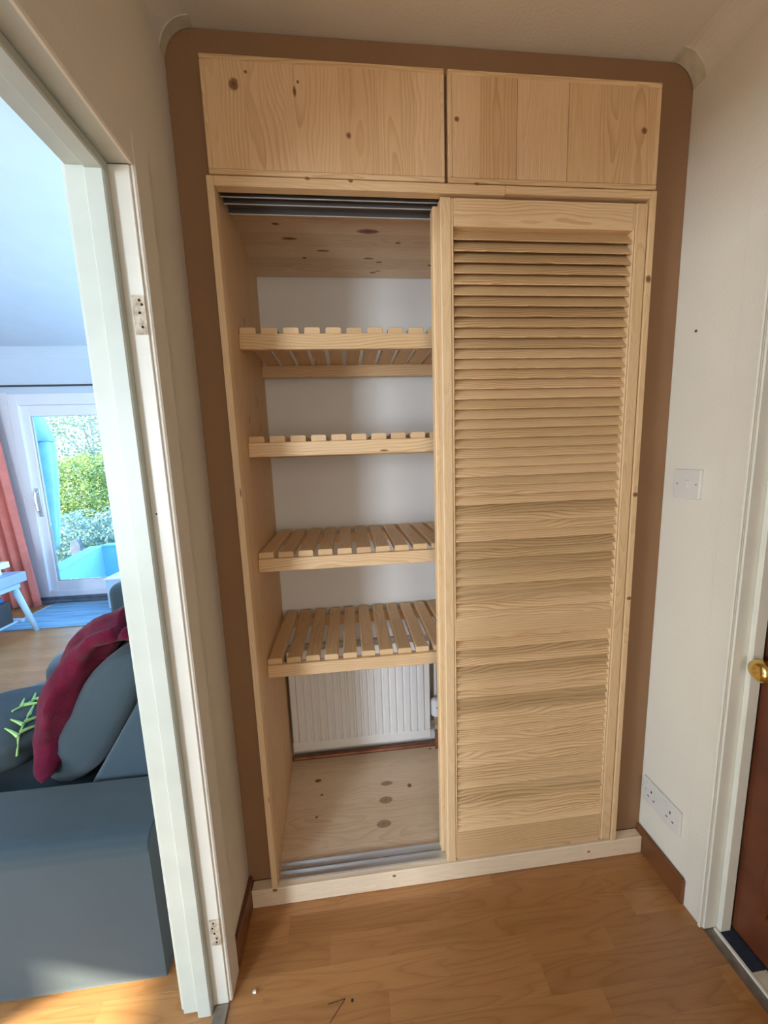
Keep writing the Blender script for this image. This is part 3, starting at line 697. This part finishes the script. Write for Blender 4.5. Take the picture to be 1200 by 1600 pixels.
obj('riser_pipe', tube([(0.7270, 0.498, 0.090), (0.7270, 0.498, 0.690)], 0.0095, 12), M['radw'], ra, label='white painted riser pipe')

# ------------------------------------------------------------------ fittings on the cream wall
def fitting(name, y0, y1, z0, z1, label, cat):
    o = empty(name, (W, (y0+y1)/2, z0), label, cat)
    obj('plate', box(W-0.0085, W, y0, y1, z0, z1, 0.0028, 2), M['plastic'], o)
    return o
def disc(name, y, z, r, m, parent, h=0.0006):
    return obj(name, lathe([(r, 0.0004), (r*0.92, -h)], (W-0.0086, y, z), 'x', 12), m, parent)
ls = fitting('light_switch', -0.1240, -0.0410, 1.2497, 1.3330, 'white square single light switch on the cream wall', 'switch')
obj('rocker', box(W-0.0115, W-0.0086, -0.0885, -0.0765, 1.2800, 1.3030, 0.0010), M['plastic'], ls)
for yy in (-0.0535, -0.1125): disc('screw', yy, 1.2912, 0.0030, M['grey'], ls)
sk = fitting('power_socket', -0.1570, -0.0130, 0.2035, 0.2890, 'white double power socket low on the cream wall above the dark skirting', 'socket')
for yc in (-0.049, -0.121):
    obj('switch', box(W-0.0110, W-0.0086, yc-0.005+0.018, yc+0.005+0.018, 0.262, 0.279, 0.0008), M['plastic'], sk)
    obj('earth_slot', box(W-0.0090, W-0.0084, yc-0.0020, yc+0.0020, 0.2515, 0.2600), M['black'], sk)
    for dy in (-0.0110, 0.0110):
        obj('pin_slot', box(W-0.0090, W-0.0084, yc+dy-0.0032, yc+dy+0.0032, 0.2300, 0.2338), M['black'], sk)
disc('screw', -0.085+0.060, 0.2462, 0.0026, M['grey'], sk)
o = obj('nail', lathe([(0.0032, 0.0), (0.0036, -0.0020), (0.0020, -0.0028)], (W, -0.0670, 1.7090), 'x', 10), M['pole'])
tag(o, 'small dark nail head in the cream wall above the light switch', 'nail')
b = bmesh.new(); bmesh.ops.create_icosphere(b, subdivisions=2, radius=0.0055)
for v in b.verts: v.co = Vector((v.co.x*1.3, v.co.y*0.8, v.co.z*0.6))*(0.8+0.5*mnoise.noise(v.co*300)) + Vector((0.0600, -0.2230, 0.0034))
o = obj('plaster_crumb', b, M['radw'], smooth=False); tag(o, 'small white plaster crumb on the laminate floor by the doorway', 'crumb')

# ------------------------------------------------------------------ sofa and what lies on it
so = empty('sofa', (-0.72, 0.75, 0), 'dark blue-grey fabric sofa standing just inside the living room', 'sofa')
obj('arm', prism([(-0.165, 0.004), (-0.167, 0.02), (-0.167, 0.405), (-0.163, 0.428), (-0.150, 0.447), (-0.128, 0.456), (-0.02, 0.459), (0.028, 0.455), (0.042, 0.442), (0.045, 0.42), (0.045, 0.004)], 'x', -1.36, -0.187, 0.005, 2), M['sofa'], so)
obj('base', box(-1.16, -0.20, 0.050, 1.560, 0.060, 0.250, 0.020, 2), M['sofa'], so, smooth=True)
obj('back', prism([(-0.195, 0.06), (-0.48, 0.255), (-0.470, 0.42), (-0.285, 0.705), (-0.215, 0.815), (-0.178, 0.80), (-0.178, 0.10)], 'y', 0.046, 1.560, 0.018, 3), M['sofab'], so, smooth=True)
def puffy(x0, x1, y0, y1, z0, z1, e=3.2, dent=0.0, n=20):
    b = bmesh.new(); bmesh.ops.create_cube(b, size=2.0)
    bmesh.ops.subdivide_edges(b, edges=list(b.edges), cuts=n//2, use_grid_fill=True)
    c = Vector(((x0+x1)/2, (y0+y1)/2, (z0+z1)/2)); h = Vector(((x1-x0)/2, (y1-y0)/2, (z1-z0)/2))
    for v in b.verts:
        p = v.co.copy(); l = (abs(p.x)**e+abs(p.y)**e+abs(p.z)**e)**(1/e); p /= l
        q = Vector((p.x*h.x, p.y*h.y, p.z*h.z))
        q *= 1+dent*mnoise.noise((q+c)*9.0)+dent*0.5*mnoise.noise((q+c)*21.0)
        v.co = q+c
    return b
obj('seat_cushion', puffy(-1.20, -0.47, 0.050, 0.770, 0.245, 0.415, 6.0, 0.02), M['sofab'], so, smooth=True)
obj('seat_cushion', puffy(-1.21, -0.47, 0.770, 1.560, 0.245, 0.455, 5.0, 0.05), M['sofab'], so, smooth=True)
def back_cushion(y0, y1):
    pts = [(-0.475, 0.385), (-0.300, 0.705), (-0.262, 0.800), (-0.285, 0.835), (-0.345, 0.840), (-0.425, 0.800), (-0.505, 0.700), (-0.595, 0.560), (-0.660, 0.385)]
    b = bmesh.new(); n = 14; rings = []
    cx = sum(p[0] for p in pts)/len(pts); cz = sum(p[1] for p in pts)/len(pts)
    for i in range(n+1):
        t = i/n; e = (1-abs(2*t-1)**6)**0.5 if 0 < t < 1 else 0.0
        s_ = 0.93+0.09*e
        rings.append([b.verts.new((cx+(p[0]-cx)*s_+0.006*mnoise.noise(Vector((p[0]*8, t*6, p[1]*8))), y0+(y1-y0)*t, cz+(p[1]-cz)*s_)) for p in pts])
    for i in range(n):
        for k in range(len(pts)): b.faces.new((rings[i][k], rings[i][(k+1) % len(pts)], rings[i+1][(k+1) % len(pts)], rings[i+1][k]))
    b.faces.new(rings[0]); b.faces.new(rings[-1][::-1])
    return b
def subsurf(o, lv=2):
    m_ = o.modifiers.new('smooth', 'SUBSURF'); m_.levels = lv; m_.render_levels = lv; return o
subsurf(obj('back_cushion', back_cushion(0.066, 0.750), M['sofa'], so, smooth=True))
subsurf(obj('back_cushion', back_cushion(0.770, 1.550), M['sofa'], so, smooth=True))
obj('arm', box(-1.345, -0.187, 1.580, 1.780, 0.010, 0.590, 0.075, 5), M['sofa'], so, smooth=True)

def throw_mesh():
    path = [(-0.225, 0.800), (-0.255, 0.880), (-0.330, 0.912), (-0.400, 0.892), (-0.460, 0.835), (-0.512, 0.755), (-0.545, 0.680), (-0.582, 0.595), (-0.598, 0.520), (-0.590, 0.460)]
    b = bmesh.new(); nu, nv = 54, 36; rings = []
    for i in range(nu+1):
        f = i/nu*(len(path)-1); k = min(int(f), len(path)-2); t = f-k
        x = path[k][0]*(1-t)+path[k+1][0]*t; z = path[k][1]*(1-t)+path[k+1][1]*t
        tx, tz = path[k+1][0]-path[k][0], path[k+1][1]-path[k][1]; l = math.hypot(tx, tz); nx, nz = -tz/l, tx/l
        if nx > 0.2: nx, nz = -nx, -nz
        u = i/nu; end = math.sqrt(max(0.03, 1-((u-0.9)/0.1)**2)) if u > 0.9 else 1.0
        ya = 0.050+0.012*math.sin(u*17); yb = 0.44-0.17*max(0, u-0.25)+0.02*math.sin(u*11)
        ring = []
        for j in range(nv):
            a = 2*math.pi*j/nv; ca, sa = math.cos(a), math.sin(a)
            cy = math.copysign(abs(ca)**0.6, ca); cn = math.copysign(abs(sa)**0.7, sa)
            y_ = (ya+yb)/2-(yb-ya)/2*cy
            lump = 0.013*math.sin(y_*46+u*5)+0.008*math.sin(y_*90-u*9)+0.016*mnoise.noise(Vector((u*7, y_*9, 1.3)))
            th_ = (0.044+lump)*end*cn
            ring.append(b.verts.new((x+nx*th_, y_+0.010*mnoise.noise(Vector((u*14, cn, 5.0)))*end, z+nz*th_)))
        rings.append(ring)
    for i in range(nu):
        for j in range(nv): b.faces.new((rings[i][j], rings[i][(j+1) % nv], rings[i+1][(j+1) % nv], rings[i+1][j]))
    b.faces.new(rings[0]); b.faces.new(rings[-1][::-1])
    return b
o = obj('throw_blanket', throw_mesh(), M['throw'], smooth=True)
tag(o, 'burgundy fleece throw draped over the sofa back cushion', 'throw')
# dark cushion with lime leaf sprigs, lying on the seat
cu = empty('scatter_cushion', (-0.80, 0.32, 0.45), 'charcoal scatter cushion embroidered with lime leaf sprigs on the sofa seat', 'cushion')
obj('cover', puffy(-1.06, -0.660, 0.055, 0.44, 0.430, 0.585, 2.8, 0.06), M['cushion'], cu, smooth=True)
def pad_z(x, y):
    q = max(0.0, 1-abs((x+0.86)/0.200)**2.8-abs((y-0.2475)/0.1925)**2.8)
    return 0.5075+0.0775*q**(1/2.8)+0.004
def sprig(px, py, ang, L):
    def line(x0, y0, x1, y1, r, r1, b):
        pts = [(x0+(x1-x0)*t/4, y0+(y1-y0)*t/4, pad_z(x0+(x1-x0)*t/4, y0+(y1-y0)*t/4)) for t in range(5)]
        return tube(pts, r, 6, b, r1)
    b = line(px, py, px+L*math.cos(ang), py+L*math.sin(ang), 0.0035, 0.0025, None)
    for t, s_ in ((0.25, 1), (0.35, -1), (0.6, 1), (0.7, -1), (0.97, 0.1)):
        bx_, by_ = px+L*t*math.cos(ang), py+L*t*math.sin(ang); a = ang+0.9*s_
        b = line(bx_, by_, bx_+0.055*math.cos(a), by_+0.055*math.sin(a), 0.0065, 0.002, b)
    return b
for (px, py, a, L) in ((-0.70, 0.10, 1.9, 0.11), (-0.80, 0.22, 1.2, 0.10), (-0.80, 0.05, 2.6, 0.09)):
    obj('leaf_sprig', sprig(px, py, a, L), M['lime'], cu, label='lime green embroidered sprig')

# ------------------------------------------------------------------ far end of the living room
tb_ = empty('side_table', (-2.70, 2.05, 0), 'pale blue painted side table with splayed legs on the floor before the coral curtain', 'table')
obj('table_top', box(-2.96, -2.44, 1.78, 2.338, 0.455, 0.540, 0.006), M['bluetop'], tb_)
obj('apron', box(-2.92, -2.475, 1.82, 2.305, 0.405, 0.4545, 0.004), M['bluewood'], tb_)
for (tx, ty_, bx_, by_) in ((-2.505, 2.275, -2.420, 2.320), (-2.505, 1.85, -2.420, 1.80), (-2.89, 2.275, -2.975, 2.320), (-2.89, 1.85, -2.975, 1.80)):
    obj('leg', tube([(bx_, by_, 0.001), (tx, ty_, 0.4048)], 0.018, 10, r1=0.026), M['bluewood'], tb_, smooth=True)
ru = box(-2.93, -2.47, 2.255, 2.295, 0.110, 0.135, 0.003); ru = box(-2.93, -2.47, 1.83, 1.87, 0.110, 0.135, 0.003, bm=ru)
obj('stretcher', ru, M['bluewood'], tb_)
obj('lower_shelf', box(-2.90, -2.50, 1.90, 2.25, 0.116, 0.130, 0.002), M['bluewood'], tb_)
o = obj('storage_box', box(-2.74, -2.545, 2.02, 2.24, 0.5405, 0.600, 0.004), M['radw']); tag(o, 'white box standing on the blue side table under a cream board', 'box')
o = obj('board', box(-2.76, -2.490, 1.98, 2.26, 0.6005, 0.650, 0.004), M['cream']); tag(o, 'cream board lying on the white box on the side table', 'board')
bk = [obj('book', box(-2.70+i*0.05, -2.658+i*0.05, 2.05, 2.22, 0.1305, 0.345-0.03*(i % 2), 0.002), (M['book'], M['radw'], M['book'], M['pole'])[i]) for i in range(4)]
for o, l in zip(bk, ('blue book, first in the row under the side table', 'white book between two blue books under the side table', 'blue book beside the black book under the side table', 'black book at the end of the row under the side table')):
    tag(o, l, 'book', 'books under the side table')
def curtain_pt(u, v):
    z = 2.17-2.155*v
    spread = 0.86+0.22*v
    x = -3.52+0.60*spread*u+0.035*v
    return Vector((x, 2.93+0.035*math.sin(u*38)+0.012*math.sin(u*71+v*3)-0.03*v*(u > 2), z))
o = obj('curtain', surf(curtain_pt, 90, 14, 0.006), M['coral'], smooth=True); tag(o, 'coral pink curtain hanging beside the patio door', 'curtain')
cr = empty('curtain_pole', (-2.2, 2.95, 2.19), 'thin dark curtain pole above the patio door', 'curtain pole')
obj('rod', tube([(-3.9, 2.95, 2.205), (-0.5, 2.95, 2.205)], 0.0095, 10), M['pole'], cr, smooth=True)
for x in (-3.7, -2.05, -0.7): obj('bracket', box(x-0.008, x+0.008, 2.955, YN, 2.196, 2.214, 0.002), M['pole'], cr)
rg = empty('rug', (-2.0, 2.65, 0), 'blue woven rug on the living room floor before the patio door', 'rug')
obj('pile', box(-2.74, -1.2, 2.345, 2.97, 0.0005, 0.011, 0.003), M['rug'], rg)
fb = None
for i in range(36):
    yy = 2.350+i*0.0170
    fb = box(-2.775-random.uniform(0, 0.02), -2.7405, yy, yy+0.009, 0.001, 0.006, bm=fb)
fr_ = obj('fringe', fb, M['bluewood'], rg); fr_['kind'] = 'stuff'
bt = empty('plastic_tub', (-1.95, 2.82, 0), 'pale blue plastic tub on the floor beside the patio door', 'tub')
b = box(-2.06, -1.74, 2.72, 2.735, 0.012, 0.300, 0.003); b = box(-2.06, -1.74, 2.925, 2.94, 0.012, 0.300, 0.003, bm=b)
b = box(-2.06, -2.045, 2.7355, 2.9245, 0.012, 0.300, 0.003, bm=b); b = box(-1.755, -1.74, 2.7355, 2.9245, 0.012, 0.300, 0.003, bm=b); b = box(-2.0445, -1.7555, 2.7355, 2.9245, 0.012, 0.022, bm=b)
obj('body', b, M['bluewood'], bt); obj('lid', box(-2.07, -1.73, 2.71, 2.95, 0.3005, 0.316, 0.004), M['upvc'], bt)

# ------------------------------------------------------------------ outside the patio door
g_ = st('terrain', box(-16, 8, 4.7, 30, -1.3, -1.15), M['grass'])
st('paving', box(-8, 2, YN+0.16, 4.7, -0.40, -0.25), M['stone'])
st('wall_terrace', box(-9.0, XW-0.1, YN, YN+0.16, -0.4, 3.2), M['white'])
st('wall_sun_blocker', box(-4.72, -4.55, YN+0.2, 4.95, -0.4, 3.1), M['stone'])  # unseen wall added to keep the sun off the terrace
P0, P1 = Vector((-2.90, 3.30)), Vector((-3.21, 4.53))
def strip(p, q, wd_, z0, z1, m, name, parent=None):
    d = (q-p).normalized(); n_ = Vector((-d.y, d.x))*wd_
    lo = [(p.x, p.y, z0), (q.x, q.y, z0), (q.x+n_.x, q.y+n_.y, z0), (p.x+n_.x, p.y+n_.y, z0)]
    return st(name, hexa(lo, [(x, y, z1) for x, y, z in lo], bev=0.004), m, parent)
pw = strip(P0, P1, 0.12, -0.25, 0.27, M['parapet'], 'wall_parapet')
strip(P0+Vector((0.01, 0)), P1+Vector((0.01, 0.0)), 0.15, 0.2705, 0.30, M['parapet'], 'coping', pw)
strip(P1, P1+Vector((3.0, 0.05)), 0.12, -0.25, 0.27, M['parapet'], 'parapet_panel', pw)
strip(P1+Vector((0.0, -0.012)), P1+Vector((3.0, 0.04)), 0.15, 0.2705, 0.30, M['parapet'], 'coping', pw)
pa = empty('garden_parasol', (-3.60, 4.10, -0.25), 'furled pale blue garden parasol on a pole outside the patio door', 'parasol')
def furled(z_r, folds, depth, ph):
    b = bmesh.new(); n = folds*10; rings = []
    for z, r in z_r:
        rings.append([b.verts.new((-3.60+r*(1+depth*(abs(math.cos(folds*math.pi*k/n+ph))*2-1))*math.cos(2*math.pi*k/n), 4.10+r*(1+depth*(abs(math.cos(folds*math.pi*k/n+ph))*2-1))*math.sin(2*math.pi*k/n), z)) for k in range(n)])
    for i in range(len(rings)-1):
        for k in range(n): b.faces.new((rings[i][k], rings[i][(k+1) % n], rings[i+1][(k+1) % n], rings[i+1][k]))
    b.faces.new(rings[0]); b.faces.new(rings[-1][::-1])
    return b
obj('canopy', furled([(1.80, 0.17), (1.72, 0.195), (1.3, 0.175), (0.8, 0.140), (0.42, 0.105), (0.36, 0.085)], 8, 0.30, 0.3), M['shed'], pa, smooth=True)
obj('vent_flap', furled([(2.62, 0.015), (2.02, 0.165), (1.765, 0.225), (1.760, 0.215), (1.82, 0.18)], 8, 0.16, 0.3), M['shed'], pa, smooth=True)
obj('pole', tube([(-3.60, 4.10, -0.2495), (-3.60, 4.10, 2.70)], 0.020, 10), M['upvc'], pa, smooth=True)
obj('base', lathe([(0.24, 0.0005), (0.24, 0.05), (0.06, 0.08), (0.045, 0.22)], (-3.60, 4.10, -0.25), 'z', 24), M['post'], pa)
gp = obj('garden_post', prism([(-4.33, -1.15), (-4.17, -1.15), (-4.17, 0.13), (-4.19, 0.19), (-4.22, 0.215), (-4.28, 0.215), (-4.31, 0.19), (-4.33, 0.13)], 'y', 5.50, 5.56, 0.004), M['post'])
tag(gp, 'round-topped weathered grey post beyond the terrace parapet', 'post')

def tree(name, base, h, crown_c, crown_r, n, ls_, mat, label, cat='tree', trunk_r=0.10):
    t = empty(name, base, label, cat, None)
    bx_, by_, bz_ = base
    tw = tube([base, (bx_+0.1, by_, bz_+h*0.35), (crown_c[0], crown_c[1], crown_c[2]+crown_r[2]*0.3)], trunk_r, 8, r1=trunk_r*0.35)
    for i in range(9):
        a = i*2.399; s_ = 0.35+0.06*i
        st_ = Vector((bx_+0.1, by_, bz_+h*0.35)).lerp(Vector(crown_c), random.uniform(0.1, 0.9))
        en = Vector((crown_c[0]+crown_r[0]*0.75*math.cos(a), crown_c[1]+crown_r[1]*0.75*math.sin(a), crown_c[2]+crown_r[2]*random.uniform(-0.3, 0.8)))
        tw = tube([st_, st_.lerp(en, 0.5)+Vector((0, 0, 0.1)), en], trunk_r*0.35, 6, tw, trunk_r*0.10)
    obj('trunk', tw, M['bark'], t, smooth=True)
    vs, fs = [], []
    for i in range(n):
        while True:
            p = Vector((random.uniform(-1, 1), random.uniform(-1, 1), random.uniform(-1, 1)))
            if p.length < 1 and (p.length > 0.35) and mnoise.noise(p*2.6+Vector((bx_, by_, 0)))+0.5*mnoise.noise(p*6) > -0.22: break
        c = Vector((crown_c[0]+p.x*crown_r[0], crown_c[1]+p.y*crown_r[1], crown_c[2]+p.z*crown_r[2]))
        a = Vector((random.gauss(0, 1), random.gauss(0, 1), random.gauss(0, 1))).normalized(); b_ = a.orthogonal().normalized()
        s_ = ls_*random.uniform(0.6, 1.3); k = len(vs)
        vs += [c-a*s_, c+b_*s_*0.5, c+a*s_, c-b_*s_*0.5]; fs.append((k, k+1, k+2, k+3))
    me = bpy.data.meshes.new('foliage'); me.from_pydata([v-Vector(base) for v in vs], [], fs); me.materials.append(mat)
    f = link(bpy.data.objects.new('foliage', me)); f.parent = t; f['kind'] = 'stuff'
    return t
tree('tree', (-8.0, 12.0, -1.15), 2.2, (-7.9, 12.0, 0.15), (2.4, 1.5, 1.75), 24000, 0.055, M['leaf_y'], 'sunlit yellow-green tree in the garden beyond the patio door')
tree('tree', (-10.2, 15.6, -1.15), 5.0, (-10.0, 15.5, 3.1), (3.6, 1.8, 2.6), 13000, 0.065, M['leaf_p'], 'tall airy pale tree at the top of the patio door view')
tree('shrub', (-5.4, 8.0, -1.15), 0.9, (-5.3, 8.0, -0.42), (1.7, 0.8, 0.95), 12000, 0.042, M['leaf_b'], 'dark blue-green shrub behind the terrace parapet', 'shrub', 0.05)
